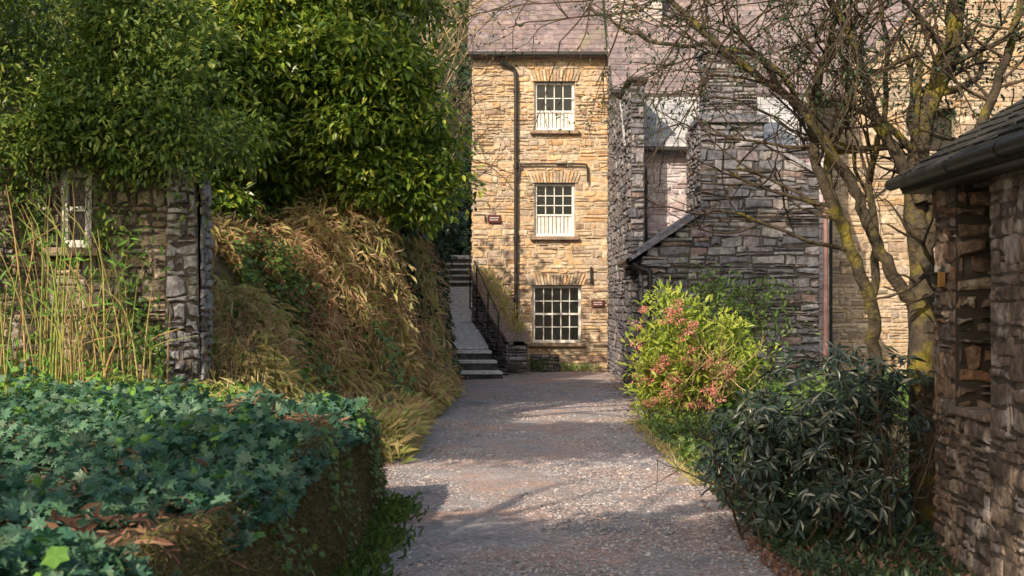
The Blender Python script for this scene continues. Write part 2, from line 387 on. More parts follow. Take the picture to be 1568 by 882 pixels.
scatter('loose_slate_chips', chip_t(), P, D, Nn, R.uniform(.006, .026, n)*(1+(R.random(n) > .97)*.8), M_chip)
n = 3500
yy = 6+22*R.random(n); sd = R.random(n) > .5; xx = np.where(sd, xl(yy)+.0+np.abs(R.normal(0, .2, n)), xr(yy)+.05-np.abs(R.normal(0, .2, n)))
P = np.stack([xx, yy, np.full(n, .045)], 1)
scatter('fallen_leaves', leaf_t(.5), P, np.stack([R.normal(0,1,n), R.normal(0,1,n), R.normal(0,.1,n)], 1), R.normal(0, .25, (n, 3))+[0,0,1], R.uniform(.02, .05, n), M_litter)

# ------------------------------------------------------------------ main golden house
H = empty('stone_house')
HY = 32.; hx0, hx1 = -.88, 2.16
wins = [(.50,1.41,5.42,6.52,4,2,1), (.50,1.41,3.04,4.24,4,3,1), (.455,1.557,.645,1.94,5,4,0)]
holes = [(a-hx0, b-hx0, c, d) for a, b, c, d, *_ in wins]
holes2 = holes+[(a-hx0-.1, b-hx0+.1, d, d+.27) for a, b, c, d, *_ in wins]
stone_wall('front_wall', (hx0,HY,0), (1,0,0), [(0,-.1),(hx1-hx0,-.1),(hx1-hx0,7.12),(0,7.12)], [M_gold, M_goldmort], H, holes2, ch=(.06,.18), cw=(.12,.5), depth=(.008,.04))
mbb = MB()
for a, b, c, d, *_ in wins: mbb.box(a-.1, b+.1, HY-.002, HY+.24, d+.001, d+.275)
mbb.build('arch_backing', [M_goldmort], H)
for i, (a, b, c, d, co, ro, bl) in enumerate(wins):
    lintel('window_arch', a-.06, b+.06, d+.004, d+.26, HY-.004, [M_gold], H)
    sash('sash_window', a+.002, b-.002, c+.002, d-.002, HY, co, ro, H, bl)
stone_wall('side_wall', (hx0,38.,0), (0,-1,0), [(0,0),(6,0),(6,7.1),(0,7.1)], [M_gold, M_goldmort], H, ch=(.09,.2), cw=(.2,.5))
c = MB(); c.box(hx0+.02, 2.14, HY+.26, 38, 0, 7.08); c.build('interior_core', [M_core], H)
slate_roof('roof', (hx0-.12,HY-.18,7.1), (1,0,0), (0,1,.95), 3.12, 6.5, M_roofp, H, .26, .2)
c = MB(); c.tube([(hx0-.15,HY-.24,7.1),(2.1,HY-.24,7.1)], .06)
c.tube(smooth_line([(-.3,HY-.22,7.05),(-.27,HY-.15,6.95),(.03,HY-.09,6.8),(.088,HY-.09,6.6)], 4), .045)
c.tube([(.088,HY-.09,6.62),(.088,HY-.09,2.3),(.088,HY-.09,.9)], .045)
for z in (6.3,4.6,3.0,1.6): c.tube([(.088,HY-.09,z-.04),(.088,HY-.09,z+.04)], .062)
c.tube(smooth_line([(.1,HY-.09,4.2),(.2,HY-.09,4.62),(.3,HY-.09,4.66),(1.5,HY-.09,4.66),(1.68,HY-.09,4.6),(1.7,HY-.09,4.25)], 3), .022)
c.tube([(1.78,HY-.08,2.35),(1.78,HY-.08,2.0)], .03)
c.build('gutter_and_downpipe', [M_black], H, True)
def sign(x, z, w, h, y):
    e = empty('house_sign'); s = MB(); s.box(x-w/2, x+w/2, y-.03, y, z-h/2, z+h/2); s.build('board', [M_sign], e, bevel=.004)
    s = MB()
    for r, q in enumerate((.16, -.14)):
        xx_ = x-w*.32
        while xx_ < x+w*.30:
            ww = random.uniform(.010, .018); s.box(xx_, xx_+ww, y-.034, y-.031, z+q*h-.012, z+q*h+.012); xx_ += ww+.012
    s.build('lettering', [M_white], e)
    return e
e1 = sign(-.40, 3.43, .30, .17, HY-.05); sign(1.93, 1.53, .30, .15, HY-.05)
s = MB(); s.box(-.62,-.58,HY-.05,HY-.045,3.36,3.5); s.build('notice_plate', [M_black], e1)
T_ = empty('stone_trough')
stone_wall('front', (.42,30.9,0), (1,0,0), [(0,0),(.62,0),(.6,.42),(.02,.42)], [M_slate, M_slatemort], T_, cw=(.1,.25), ch=(.05,.1))
stone_wall('side', (.42,31.7,0), (0,-1,0), [(0,0),(.8,0),(.8,.42),(0,.42)], [M_slate, M_slatemort], T_, cw=(.1,.25), ch=(.05,.1))
s = MB(); s.box(.43,1.03,30.91,31.8,.0,.40); s.build('fill', [M_soil], T_)
def tuft(name, cx, cy, cz, rx, ry, h, n, m, T, size):
    P = np.stack([cx+R.normal(0, rx, n), cy+R.normal(0, ry, n), cz+R.random(n)*h], 1)
    return scatter(name, T, P, R.normal(0, .6, (n, 3))+[0,-.1,.5], R.normal(0, .5, (n, 3))+[0,-.5,.8], R.uniform(*size, n), m)
tuft('trough_plant', .55, 30.85, .05, .13, .05, .25, 160, M_ivy, leaf_t(.3), (.05,.12))
tuft('wall_foot_flowers', 1.45, 31.75, .0, .25, .08, .15, 160, M_limeleaf, leaf_t(.3), (.05,.12))

# ------------------------------------------------------------------ steps / ramp
S_ = empty('stone_steps')
mb = MB()
def quadramp(pts0, pts1, z0, z1, zb, mi):
    (ax, ay), (bx, by) = pts0; (cx, cy), (dx, dy) = pts1
    mb.add([(ax,ay,z0),(bx,by,z0),(dx,dy,z1),(cx,cy,z1)], [(0,1,2,3)], mi)
    mb.add([(ax,ay,z0-.05),(bx,by,z0-.05),(dx,dy,z1-.05),(cx,cy,z1-.05),(ax,ay,z0),(bx,by,z0),(dx,dy,z1),(cx,cy,z1)], [(0,1,5,4),(1,2,6,5),(3,0,4,7)], mi)
    o = .03
    mb.add([(ax,ay+o,z0-.05),(bx,by+o,z0-.05),(dx,dy,z1-.05),(cx,cy,z1-.05),(ax,ay+o,zb),(bx,by+o,zb),(dx,dy,zb),(cx,cy,zb)],
           [(4,5,1,0),(5,6,2,1),(7,4,0,3)], 2)
quadramp([(-1.35,28.3),(-.18,28.3)], [(-1.4,29.2),(-.3,29.2)], .18, .18, -.05, 0)
quadramp([(-1.40,28.9),(-.30,28.9)], [(-1.42,29.7),(-.38,29.7)], .37, .37, -.05, 0)
quadramp([(-1.5,29.5),(-.42,29.5)], [(-1.5,30.2),(-.5,30.2)], .55, .56, -.05, 0)
quadramp([(-1.5,30.1),(-.5,30.1)], [(-1.55,31.9),(-.86,31.9)], .62, 1.1, -.05, 1)
quadramp([(-1.6,31.85),(-.9,31.85)], [(-1.95,36),(-.9,36)], 1.13, 1.95, -.05, 1)
for i in range(5):
    quadramp([(-1.95,36+i*.35),(-.9,36+i*.35)], [(-1.98,36.4+i*.35),(-.9,36.4+i*.35)], 2.1+i*.16, 2.1+i*.16, 0, 0)
quadramp([(-2.,37.75),(-.9,37.75)], [(-2.4,42),(-.9,42)], 2.8, 2.9, 0, 1)
mb.build('treads_and_ramp', [M_step, M_step, M_slatemort], S_)
pu = np.array([.80, -2.6, 0]); pl = np.linalg.norm(pu); pu /= pl
PW = empty('ramp_parapet_wall')
stone_wall('ramp_face', (-.88,31.95,0), pu, [(0,0),(pl,0),(pl,.75),(pl*.45,1.35),(0,2.15)], [M_slate, M_slatemort], PW, ch=(.05,.12), cw=(.12,.35))
n_ = np.cross(pu, [0,0,1.])
o2 = np.array((-.88,31.95,0))+pu*pl
stone_wall('end_face', o2, -n_, [(0,0),(.42,0),(.42,.62),(0,.75)], [M_slate, M_slatemort], PW, ch=(.05,.12), cw=(.12,.35))
o3 = o2-n_*.42
stone_wall('path_face', o3, -pu, [(0,0),(pl,0),(pl,2.15),(pl*.55,1.3),(0,.66)], [M_slate, M_slatemort], PW, ch=(.05,.12), cw=(.12,.35))
mc = MB(); a = np.array((-.88,31.95,0))
prof = [(0,2.15),(pl*.45,1.35),(pl,.75)]
for i in range(2):
    (s0, z0), (s1, z1) = prof[i], prof[i+1]
    A = a+pu*s0; B = a+pu*(s1+.03); u3 = np.array([0,0,1])
    o_in = n_*.05; o_out = -n_*.47
    mc.add([A+o_in+u3*z0, B+o_in+u3*z1, B+o_out+u3*z1, A+o_out+u3*z0, A+o_in+u3*(z0+.07), B+o_in+u3*(z1+.07), B+o_out+u3*(z1+.07), A+o_out+u3*(z0+.07)],
           [(0,3,2,1),(4,5,6,7),(0,1,5,4),(1,2,6,5),(2,3,7,6),(3,0,4,7)], 0)
mc.build('coping', [M_slate], PW)
n = 500; tt = R.random(n); P = np.stack([-.80+.8*tt+R.normal(.15, .12, n), 31.9-2.6*tt+R.normal(0, .05, n), 2.2-1.35*tt+R.random(n)*.12], 1)
scatter('parapet_grass', leaf_t(.12), P, R.normal(0, .5, (n, 3))+[0,-.2,.7], R.normal(0, .5, (n, 3))+[0,-1,.3], R.uniform(.08, .22, n), M_grass)
RL = MB()
rp = [(-.22,29.3,.3,1.35),(-.45,30.3,.7,1.8),(-.72,31.4,1.0,2.35),(-.92,33.2,1.4,2.75)]
for x, y, z0, z1 in rp: RL.tube([(x-.06,y,z0),(x-.06,y,z1)], .018)
RL.tube([(x-.06,y,z1) for x,y,z0,z1 in rp], .02); RL.tube([(x-.06,y,z1-.45) for x,y,z0,z1 in rp], .012)
RL.tube([(-.28,29.3,1.35),(-.27,29.15,1.32),(-.27,29.1,1.2)], .02)
RL.build('iron_handrail', [M_black], None, True)

# ------------------------------------------------------------------ slate cottage (middle)
C = empty('slate_cottage')
PX = 2.17
stone_wall('pier_front', (PX,26,0), (1,0,0), [(0,-.05),(.25,-.05),(.25,5.6),(0,5.6)], [M_slate, M_slatemort], C, ch=(.07,.2), cw=(.1,.25))
stone_wall('pier_side', (PX,31.95,0), (0,-1,0), [(0,-.05),(5.95,-.05),(5.95,5.6),(3.8,5.6),(0,9.2)], [M_slate, M_slatemort], C, ch=(.08,.2), cw=(.2,.6))
s = MB(); s.box(PX+.02,6.4,28.4,36,0,5.7); s.box(PX+.02,PX+.24,26.02,28.4,0,5.58); s.box(2.4,6.0,27.25,28.5,0,4.45); s.build('core', [M_core], C)
s = MB(); s.box(PX-.07,PX+.32,25.9,28.3,5.6,5.68); s.build('pier_cap', [M_roofd], C, bevel=.015)
stone_wall('pale_wall', (2.42,27,0), (1,0,0), [(0,0),(3.6,0),(3.6,4.45),(0,4.45)], [M_pale, M_pale], C, ch=(.07,.18), cw=(.15,.5))
slate_roof('lower_roof', (2.12,26.8,4.45), (1,0,0), (0,1,.85), 3.75, 2.0, M_roofg, C, .24, .17)
slate_roof('upper_roof', (2.0,28.1,5.68), (1,0,0), (0,1,.95), 4.6, 9., M_roofp, C, .28, .2)
s = MB(); s.tube([(2.1,26.74,4.45),(3.45,26.74,4.43)], .06); s.tube(smooth_line([(2.32,26.74,4.4),(2.36,26.85,4.25),(2.50,26.9,4.1),(2.52,26.9,3.9)], 3), .045)
s.tube([(2.52,26.9,3.95),(2.52,26.9,2.5)], .045); s.tube([(1.95,28.0,5.7),(2.6,28.0,5.7)], .06)
for z in (3.85, 3.2, 2.7): s.tube([(2.52,26.9,z-.04),(2.52,26.9,z+.04)], .06)
s.build('gutter_and_downpipe', [M_black], C, True)
FY = 25.
gp = [(2.28,-.05),(5.40,-.05),(5.40,3.85),(5.15,3.98),(4.72,4.2),(4.43,4.4),(4.43,4.75),(3.31,4.75),(3.31,3.1),(2.28,2.4)]
stone_wall('chimney_gable', (0,FY,0), (1,0,0), gp, [M_slate, M_slatemort], C, ch=(.05,.19), cw=(.12,.6), depth=(.01,.06), rot=1.5)
stone_wall('gable_side', (2.28,27,0), (0,-1,0), [(0,0),(2,0),(2,2.35),(0,2.35)], [M_slate, M_slatemort], C, ch=(.05,.14), cw=(.15,.5))
stone_wall('breast_side', (3.31,26.9,0), (0,-1,0), [(0,2.4),(1.9,2.4),(1.9,4.75),(0,4.75)], [M_slate, M_slatemort], C, ch=(.05,.14), cw=(.15,.5))
s = MB(); s.box(3.33,5.38,25.02,26.98,0,3.8); s.box(3.33,4.41,25.02,26.98,3.8,4.72); s.box(2.3,3.33,25.02,26.98,0,2.38)
s.box(3.45,4.31,25.12,26.0,4.8,6.0); s.build('chimney_core', [M_core], C)
s = MB(); s.box(3.24,4.50,24.9,26.3,4.72,4.80); s.box(3.28,4.46,24.93,26.2,4.80,4.86); s.box(3.36,4.40,25.0,26.1,5.98,6.05); s.build('chimney_ledges', [M_slate], C, bevel=.01)
stone_wall('stack_front', (3.43,25.1,0), (1,0,0), [(0,4.86),(.9,4.86),(.9,5.98),(0,5.98)], [M_slate, M_slatemort], C, ch=(.05,.12), cw=(.15,.4))
stone_wall('stack_side', (3.43,26.02,0), (0,-1,0), [(0,4.86),(.92,4.86),(.92,5.98),(0,5.98)], [M_slate, M_slatemort], C, ch=(.05,.12), cw=(.15,.4))
s = MB()
def slab(x0, z0, x1, z1, y0, y1, th):
    dx, dz = x1-x0, z1-z0; l = math.hypot(dx, dz); nx_, nz_ = -dz/l*th, dx/l*th
    s.add([(x0,y0,z0),(x1,y0,z1),(x1+nx_,y0,z1+nz_),(x0+nx_,y0,z0+nz_),(x0,y1,z0),(x1,y1,z1),(x1+nx_,y1,z1+nz_),(x0+nx_,y1,z0+nz_)],
          [(0,1,2,3),(7,6,5,4),(0,4,5,1),(1,5,6,2),(2,6,7,3),(3,7,4,0)], 0)
slab(2.06, 2.28, 3.33, 3.12, 24.85, 26.95, .06); slab(2.2,2.44,3.35,3.2,24.88,26.95,.05)
slab(5.5,3.8,4.43,4.42,24.9,26.9,.07)
s.build('leanto_roof', [M_slate], C, bevel=.008)
s = MB(); s.tube([(2.05,24.8,2.28),(2.05,26.9,2.28)], .07); s.tube(smooth_line([(2.1,24.9,2.25),(2.25,24.92,2.15),(2.4,24.93,2.1),(2.42,24.93,1.8)], 3), .045); s.tube([(2.42,24.93,1.85),(2.42,24.93,0)], .045)
s.build('leanto_gutter', [M_black], C, True)
s = MB(); s.tube([(5.50,24.95,3.7),(5.50,24.95,0)], .045); s.build('red_downpipe', [M_pinkpipe], C, True)
stone_wall('rear_chimney_front', (2.12,30,0), (1,0,0), [(0,6.6),(1.05,6.6),(1.05,9),(0,9)], [M_pale, M_goldmort], C, ch=(.07,.17), cw=(.15,.4))
stone_wall('rear_chimney_side', (2.12,31,0), (0,-1,0), [(0,6.6),(1,6.6),(1,9),(0,9)], [M_pale, M_goldmort], C, ch=(.07,.17), cw=(.15,.4))
s = MB(); s.box(2.14,3.15,30.02,31,6,9); s.build('rear_chimney_core', [M_core], C)
s = MB(); s.box(2.08,3.21,29.94,31,7.25,7.33); s.build('chimney_band', [M_slate], C, bevel=.01)

# ------------------------------------------------------------------ brown barn right
B = empty('stone_barn')
stone_wall('gable_wall', (6.3,29.5,0), (1,0,0), [(0,0),(8,0),(8,12.4),(2.3,7.8),(0,5.8)], [M_brown, M_goldmort], B, ch=(.07,.22), cw=(.15,.65), holes=[(2.2,2.9,4.7,5.6)])
s = MB(); s.box(6.32,14.3,29.8,36,0,4.9); s.box(8.5,14.3,29.8,36,4.9,7); s.build('core', [M_core], B)
slate_roof('roof', (6.3,36.5,5.7), (0,-1,0), (1,0,.84), 7.05, 10, M_roofp, B)
slate_roof('rear_roof', (6.2,37,5), (1,0,0), (0,1,1), 16, 12, M_roofp, B)

# ------------------------------------------------------------------ outbuilding right foreground
O = empty('stone_outbuilding')
WY = 8.8
kw = dict(ch=(.04,.14), cw=(.07,.26), depth=(.008,.03), gap=.007, rot=1.2, puff=False)
stone_wall('path_wall', (2.62,WY,0), (0,-1,0), [(0,-.05),(.46,-.05),(.46,2.36),(0,2.36)], [M_out, M_outmort], O, **kw)
stone_wall('path_wall_near', (2.62,WY,0), (0,-1,0), [(1.02,-.05),(4.3,-.05),(4.3,2.36),(1.02,2.36)], [M_lime, M_outmort], O, ch=(.05,.15), cw=(.08,.32), depth=(.004,.018), gap=.005, rot=1.2, puff=False)
stone_wall('under_slot', (2.62,WY,0), (0,-1,0), [(.462,-.05),(1.018,-.05),(1.018,.93),(.462,.93)], [M_lime, M_outmort], O, **kw)
stone_wall('slot_reveal', (2.60,WY-.46,0), (1,0,0), [(0,.95),(.36,.95),(.36,2.34),(0,2.34)], [M_out, M_core], O, ch=(.06,.13), cw=(.10,.3), depth=(.0,.09), gap=.016, rot=1.2, puff=False)
stone_wall('far_wall', (5.6,8.8,0), (-1,0,0), [(0,0),(2.98,0),(2.98,2.4),(0,4.2)], [M_out, M_outmort], O, ch=(.06,.16), cw=(.12,.4))
s = MB(); s.box(2.98,5.6,4.5,8.75,0,2.35); s.box(2.66,2.97,4.5,7.77,0,2.34); s.box(2.66,2.97,8.36,8.75,0,2.34); s.box(2.66,2.97,7.78,8.35,0,.90); s.build('core', [M_core], O)
s = MB(); s.box(2.58,2.96,7.79,8.33,.93,.98); s.build('slot_sill', [M_lime], O, bevel=.015)
rv = np.array([1,0,.62])
slate_roof('roof', (2.42,9.0,2.36), (0,-1,0), rv, 4.6, 4.2, M_roofd, O, .2, .16)
s = MB()
s.tube([(2.40,9.02,2.33),(2.40,7.0,2.345),(2.40,4.4,2.36)], .038, 10)
for y in (8.6, 7.8, 7.0, 6.2): s.tube([(2.40,y-.02,2.34),(2.40,y+.02,2.34)], .045, 10)
s.box(2.46,2.66,4.5,8.98,2.27,2.31)
s.build('gutter', [M_black], O, True)
W = empty('wall_lamp')
s = MB(); s.box(2.555,2.60,8.53,8.60,1.68,1.77); s.build('backplate', [M_brass], W, bevel=.004)
s = MB(); s.box(2.525,2.555,8.545,8.585,1.695,1.755); s.box(2.515,2.565,8.535,8.595,1.755,1.77); s.build('lamp_body', [M_black], W, bevel=.004)

# ------------------------------------------------------------------ left terrain
def sm(t): t = np.clip(t, 0, 1); return t*t*(3-2*t)
def hn(x, y): return .5*np.sin(x*2.1+y*1.3)+.3*np.sin(x*4.7-y*3.1+1)+.2*np.sin(x*9.1+y*7.3)
def HH(x, y):
    xe = np.interp(y, [2,10.9,11.3,16.2,17.2,18.4,25,29,32,38,45], [-1.25,-1.25,-1.6,-1.75,-1.45,-1.15,-1.15,-1.35,-1.6,-2.0,-2.4])
    top = np.interp(y, [2,11,13.5,15.8,17.2,18.6,24,30,40,45], [.76,.78,.86,1.1,1.7,2.35,3.0,3.5,4.5,5])
    wd = np.interp(y, [2,10.9,12,16.5,18,24,45], [.12,.15,.8,1.5,1.1,.5,.5])
    s_ = sm((xe-x)/wd)
    hill = np.clip(-x-5.5, 0, 30)*.5+np.clip(-x-2.0, 0, 4)*.28*sm((y-14.5)/3)
    return s_*(top+.12*hn(x, y)*(1+2.2*(y > 14)))+hill*s_-.03
def grid_terrain(name, X, Y, fn, m, parent=None):
    gx, gy = np.meshgrid(X, Y); gz = fn(gx, gy)
    V = np.stack([gx, gy, gz], -1).reshape(-1, 3); w = len(X)
    F = [(j*w+i, j*w+i+1, (j+1)*w+i+1, (j+1)*w+i) for j in range(len(Y)-1) for i in range(w-1)]
    return raw_mesh(name, V, F, m, parent, True)
EB = grid_terrain('earth_bank', np.concatenate([np.linspace(-30, -6, 30), np.linspace(-5.8, -1.0, 70)]), np.linspace(1.5, 45, 260), HH, M_soil)

WT = .80
def wtop(y): return WT+.035*np.sin(y*1.7)+.025*np.sin(y*4.3+1)
ys_ = np.linspace(1.5, 10.95, 180); zs_ = np.linspace(0, 1, 22)
V = []
for y in ys_:
    for q in zs_:
        z = q*float(wtop(y))
        V.append((-1.03-.09*q**3-.04*q+.05*math.sin(y*2.3+z*3)*.6+.03*math.sin(y*7+z*9)+.015*math.sin(y*19+z*13), y, z))
    V.append((-1.42, y, float(wtop(y))-.01+.02*math.sin(y*5)))
k = len(zs_)+1
F = [(j*k+i, (j+1)*k+i, (j+1)*k+i+1, j*k+i+1) for j in range(len(ys_)-1) for i in range(k-1)]
GW = empty('mossy_garden_wall')
raw_mesh('wall_face', V, F, M_soil, GW, True)
stone_wall('end_wall', (-1.12,10.95,0), (-1,0,0), [(0,0),(1.2,0),(1.2,.78),(0,.78)], [M_slate, M_slatemort], GW)
n = 80000
yy = 2+9*R.random(n)**.85; q = 1.03*R.random(n); zz = q*wtop(yy)
P = np.stack([-1.01-.09*np.clip(q,0,1)**3-.04*q+.03*np.sin(yy*2.3+zz*3)+R.normal(0, .02, n), yy, zz], 1)
D = np.stack([R.uniform(.1, .9, n), R.normal(0, .5, n), R.uniform(-1, .5, n)], 1); Nn = R.normal(0, .5, (n, 3))+[1,-.2,.6]
scatter('moss_and_grass', leaf_t(.22,.03,.1), P, D, Nn, R.uniform(.012, .042, n), M_moss, GW)
n = 4200
yy = 3+8*R.random(n)**.6; q = 1-.9*R.random(n)**1.5; zz = q*wtop(yy); cl = (np.sin(yy*3.1+zz*2)+np.sin(yy*7.7-zz*5)+.5*np.sin(yy*13)) > 1.0
P = np.stack([-.99-.09*q**3+R.normal(0, .03, n), yy, zz], 1)[cl]; n = len(P)
D = np.stack([R.uniform(.2, .8, n), R.normal(0, .4, n), R.uniform(-1, 0, n)], 1); Nn = R.normal(0, .4, (n, 3))+[1,-.4,.5]
scatter('trailing_ivy', palmate_t(5), P, D, Nn, R.uniform(.02, .045, n), M_ivy, GW)
n = 7000
yy = 6+5.2*R.random(n); P = np.stack([-1.0+np.abs(R.normal(0, .12, n)), yy, R.uniform(0, .05, n)], 1)
cl = (np.sin(yy*5)+np.sin(yy*11.3)) > -.5; P = P[cl]; n = len(P)
D = np.stack([R.normal(.3, .5, n), R.normal(0, .5, n), R.uniform(.3, 1, n)], 1)
scatter('wall_foot_weeds', leaf_t(.22,.05,.2), P, D, R.normal(0, .5, (n, 3))+[.2,-.5,.6], R.uniform(.03, .10, n), M_ivy)

def topplants(name, n, x0, x1, y0, y1, size, m, T, hgt=.12, par=None, thr=-9, seedk=1., pw=1., clump=0., thr_hi=99):
    xx = x1+(x0-x1)*R.random(n)**pw; yy = R.uniform(y0, y1, n)
    f = np.sin(xx*3.1*seedk+yy*1.7)+np.sin(yy*2.9*seedk-xx*1.3+2)+.6*np.sin(xx*7+yy*6*seedk)
    k_ = (f > thr) & (f < thr_hi); xx, yy, f = xx[k_], yy[k_], f[k_]; n = len(xx)
    edge = np.clip((-xx-1.05)/.6, .1, 1)
    hump = (hgt*(.5+.25*f)+clump*np.maximum(0, np.sin(xx*5.3+yy*1.1)*np.sin(yy*4.1-xx)))*edge+.015
    zz = HH(xx, yy); zz = np.where((xx > -1.5) & (yy < 11), np.maximum(zz, wtop(yy)-np.clip(xx+1.14, 0, 1)*1.6), zz)
    P = np.stack([xx, yy, zz+np.maximum(hump, .02)*R.uniform(.1, 1.1, n)], 1)
    D = np.stack([R.normal(.05, .7, n), R.normal(-.35, .7, n), R.normal(-.05, .35, n)], 1)
    Nn = R.normal(0, .55, (n, 3))+[.05,-.3,1.]
    return scatter(name, T, P, D, Nn, R.uniform(*size, n), m, par)
topplants('cranesbill_plants', 38000, -5.5, -1.06, 3.0, 11.0, (.025,.085), M_teal, palmate_t(7,.58,.34), .15, pw=1.5, clump=.16, thr=-1.2)
topplants('lime_foliage_plants', 7000, -4.2, -1.04, 3.6, 11., (.03,.08), M_limeleaf, palmate_t(5), .17, thr=1.0, clump=.16)
topplants('bramble_litter', 9000, -4.0, -1.04, 3.6, 10.5, (.03,.10), M_litter, leaf_t(.25), .17, thr=-9, thr_hi=-.7, clump=.1)
topplants('bed_ivy', 9000, -6, -1.6, 11., 14.5, (.04,.08), M_ivy, palmate_t(5), .12)
topplants('bed_lime_weeds', 3500, -5.5, -1.8, 11., 14., (.05,.12), M_limeleaf, leaf_t(.4), .2, thr=.4)
topplants('bed_dry_grass', 6000, -5.5, -1.7, 11., 15.5, (.08,.2), M_grass, leaf_t(.1), .15, thr=-.3, seedk=1.7)

def bankcover(name, n, xr_, yr_, size, m, T, thr, k=1., off=.05, hang=1., ph=0., rnd=.35):
    xx = R.uniform(*xr_, n); yy = R.uniform(*yr_, n)
    f = np.sin(xx*2.3*k+yy*1.1+ph)+np.sin(yy*1.9*k-xx*1.7+ph*2)+.5*np.sin(xx*6+yy*5)
    kk = f > thr; xx, yy, f = xx[kk], yy[kk], f[kk]; n = len(xx)
    e = .05; z = HH(xx, yy); gx = (HH(xx+e, yy)-z)/e; gy = (HH(xx, yy+e)-z)/e
    Nn = nz(np.stack([-gx, -gy, np.ones(n)], 1)); P = np.stack([xx, yy, z], 1)+Nn*(R.uniform(0, off*2, n)*(1+np.clip(f-thr, 0, 1.2)))[:, None]
    dn = np.stack([gx*-1, gy*-1, -(gx**2+gy**2)], 1); dn = nz(dn+1e-4)
    D = dn*hang+R.normal(0, rnd, (n, 3))+Nn*.35
    return scatter(name, T, P, D, Nn+R.normal(0, .3, (n, 3)), R.uniform(*size, n), m)
bankcover('dead_bracken', 62000, (-4.4,-1.05), (14.5,23), (.05,.20), M_fern, leaf_t(.10,.01,.1), -.7, off=.10, rnd=.85)
bankcover('dry_grass', 36000, (-4.0,-1.05), (13,22), (.08,.26), M_grass, leaf_t(.06,.01,.25), -.5, k=1.3, off=.10, ph=1., rnd=.6)
bankcover('bank_ivy', 34000, (-4.4,-1.1), (13,20), (.03,.08), M_ivy, palmate_t(5), .55, k=1.9, off=.12, ph=2.)
bankcover('bank_brambles', 9000, (-4.4,-1.1), (14,20), (.04,.10), M_litter, leaf_t(.4), .6, k=2.4, off=.12, ph=4.)
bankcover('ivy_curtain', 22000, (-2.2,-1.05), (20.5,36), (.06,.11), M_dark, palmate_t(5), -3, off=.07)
n = 5000; yy = R.uniform(11.5, 29, n)
P = np.stack([xl(yy)+R.normal(-.02, .09, n), yy, R.uniform(0, .05, n)], 1); D = R.normal(0, .5, (n, 3))+[0,0,.7]
scatter('verge_weeds', leaf_t(.2), P, D, R.normal(0, .5, (n, 3))+[.2,-.6,.6], R.uniform(.03, .12, n), M_grass)

# ------------------------------------------------------------------ ruin wall on left
RU = empty('ruined_stone_cottage')
stone_wall('front_wall', (-6.5,13,0), (1,0,0), [(0,.7),(3.35,.7),(3.35,3.0),(0,3.6)], [M_ruin, M_outmort], RU, holes=[(2.36,2.66,2.08,2.80)], ch=(.05,.15), cw=(.08,.32), depth=(.005,.03), rot=1.2, puff=False)
stone_wall('corner_pier', (-3.14,12.8,0), (1,0,0), [(0,.7),(.34,.7),(.30,2.75),(.20,2.95),(.04,2.85)], [M_ruingrey, M_outmort], RU, ch=(.06,.18), cw=(.07,.22), depth=(.01,.04), rot=1.4, puff=False)
stone_wall('pier_side', (-2.80,12.8,0), (0,1,0), [(0,.7),(.4,.7),(.4,2.7),(0,2.75)], [M_ruingrey, M_outmort], RU, ch=(.06,.18), cw=(.1,.3), depth=(.01,.04), rot=1.4, puff=False)
s = MB(); s.box(-6.4,-3.2,13.3,14.0,.5,2.95); s.box(-3.11,-2.83,12.83,13.2,.5,2.75); s.build('core', [M_core], RU)
sash('window', -4.138, -3.842, 2.082, 2.798, 12.95, 1, 2, RU, 0, fw=.07)
n = 5200; xx = R.uniform(-5.5, -2.75, n); zz = .9+2.2*R.random(n); f = np.sin(xx*4+zz*2.1)+np.sin(zz*3.3-xx*2.7+1)+.7*np.sin(xx*11+zz*5)+(zz-1.7)*.9
kk = (f > 1.0) & ~((xx > -4.2) & (xx < -3.78) & (zz > 2.0) & (zz < 2.85)); P = np.stack([xx, np.where(xx > -3.16, 12.74, 12.94)-R.random(n)*.09, zz], 1)[kk]; n = len(P)
scatter('wall_climbing_ivy', palmate_t(5), P, R.normal(0, .5, (n, 3))+[0,-.2,-.6], R.normal(0, .35, (n, 3))+[0,-1,.4], R.uniform(.03, .07, n), M_ivy, RU)

# ------------------------------------------------------------------ vegetation
LT = empty('laurel_tree')
ells = [((-2.4,18.8,4.7),(1.35,1.0,1.2)), ((-1.8,18.7,4.0),(.8,.7,.95)), ((-3.6,18.6,4.6),(1.3,1.0,1.2)), ((-2.0,18.9,5.5),(1.1,1.0,.6)), ((-2.6,18.8,3.45),(1.2,.4,.5)), ((-4.4,18.0,4.2),(1.1,.8,1.2)), ((-1.4,18.9,3.3),(.45,.45,.5)), ((-3.9,17.8,3.2),(.8,.5,.6))]
LB = lobes(ells, 13)
P, D, Nn = crown_pts(LB, 2500, 24, .10, rad=.45, droop=.3)
P2, D2, N2 = crown_pts(ells, 700, 20, .13, rad=.6, droop=.3)
P = np.concatenate([P, P2]); D = np.concatenate([D, D2]); Nn = np.concatenate([Nn, N2])
scatter('leaves', leaf_t(.38,.05,.08), P, D, Nn, R.uniform(.08, .16, len(P)), M_laurel, LT)
out = []
for a in range(5): grow((-3.0+R.normal(0, .3), 19.5, 2.4), (R.normal(0, .2), .1, 1), 1.7, .08, 2, out, kids=3, wob=.15)
tubes_mesh('trunk_and_limbs', out, M_twig, LT)
TT = empty('holly_tree')
ells = [((-4.3,13.2,3.9),(1.4,.6,.65)), ((-3.4,13.5,3.9),(.8,.5,.6)), ((-5.6,13,4.1),(1.2,.8,.8)), ((-3.1,13.8,3.4),(.5,.4,.4)), ((-3.6,12.9,3.2),(.9,.3,.35))]
LB = lobes(ells, 12, (.2,.4))
P, D, Nn = crown_pts(LB, 1150, 22, .10, rad=.45, droop=.35)
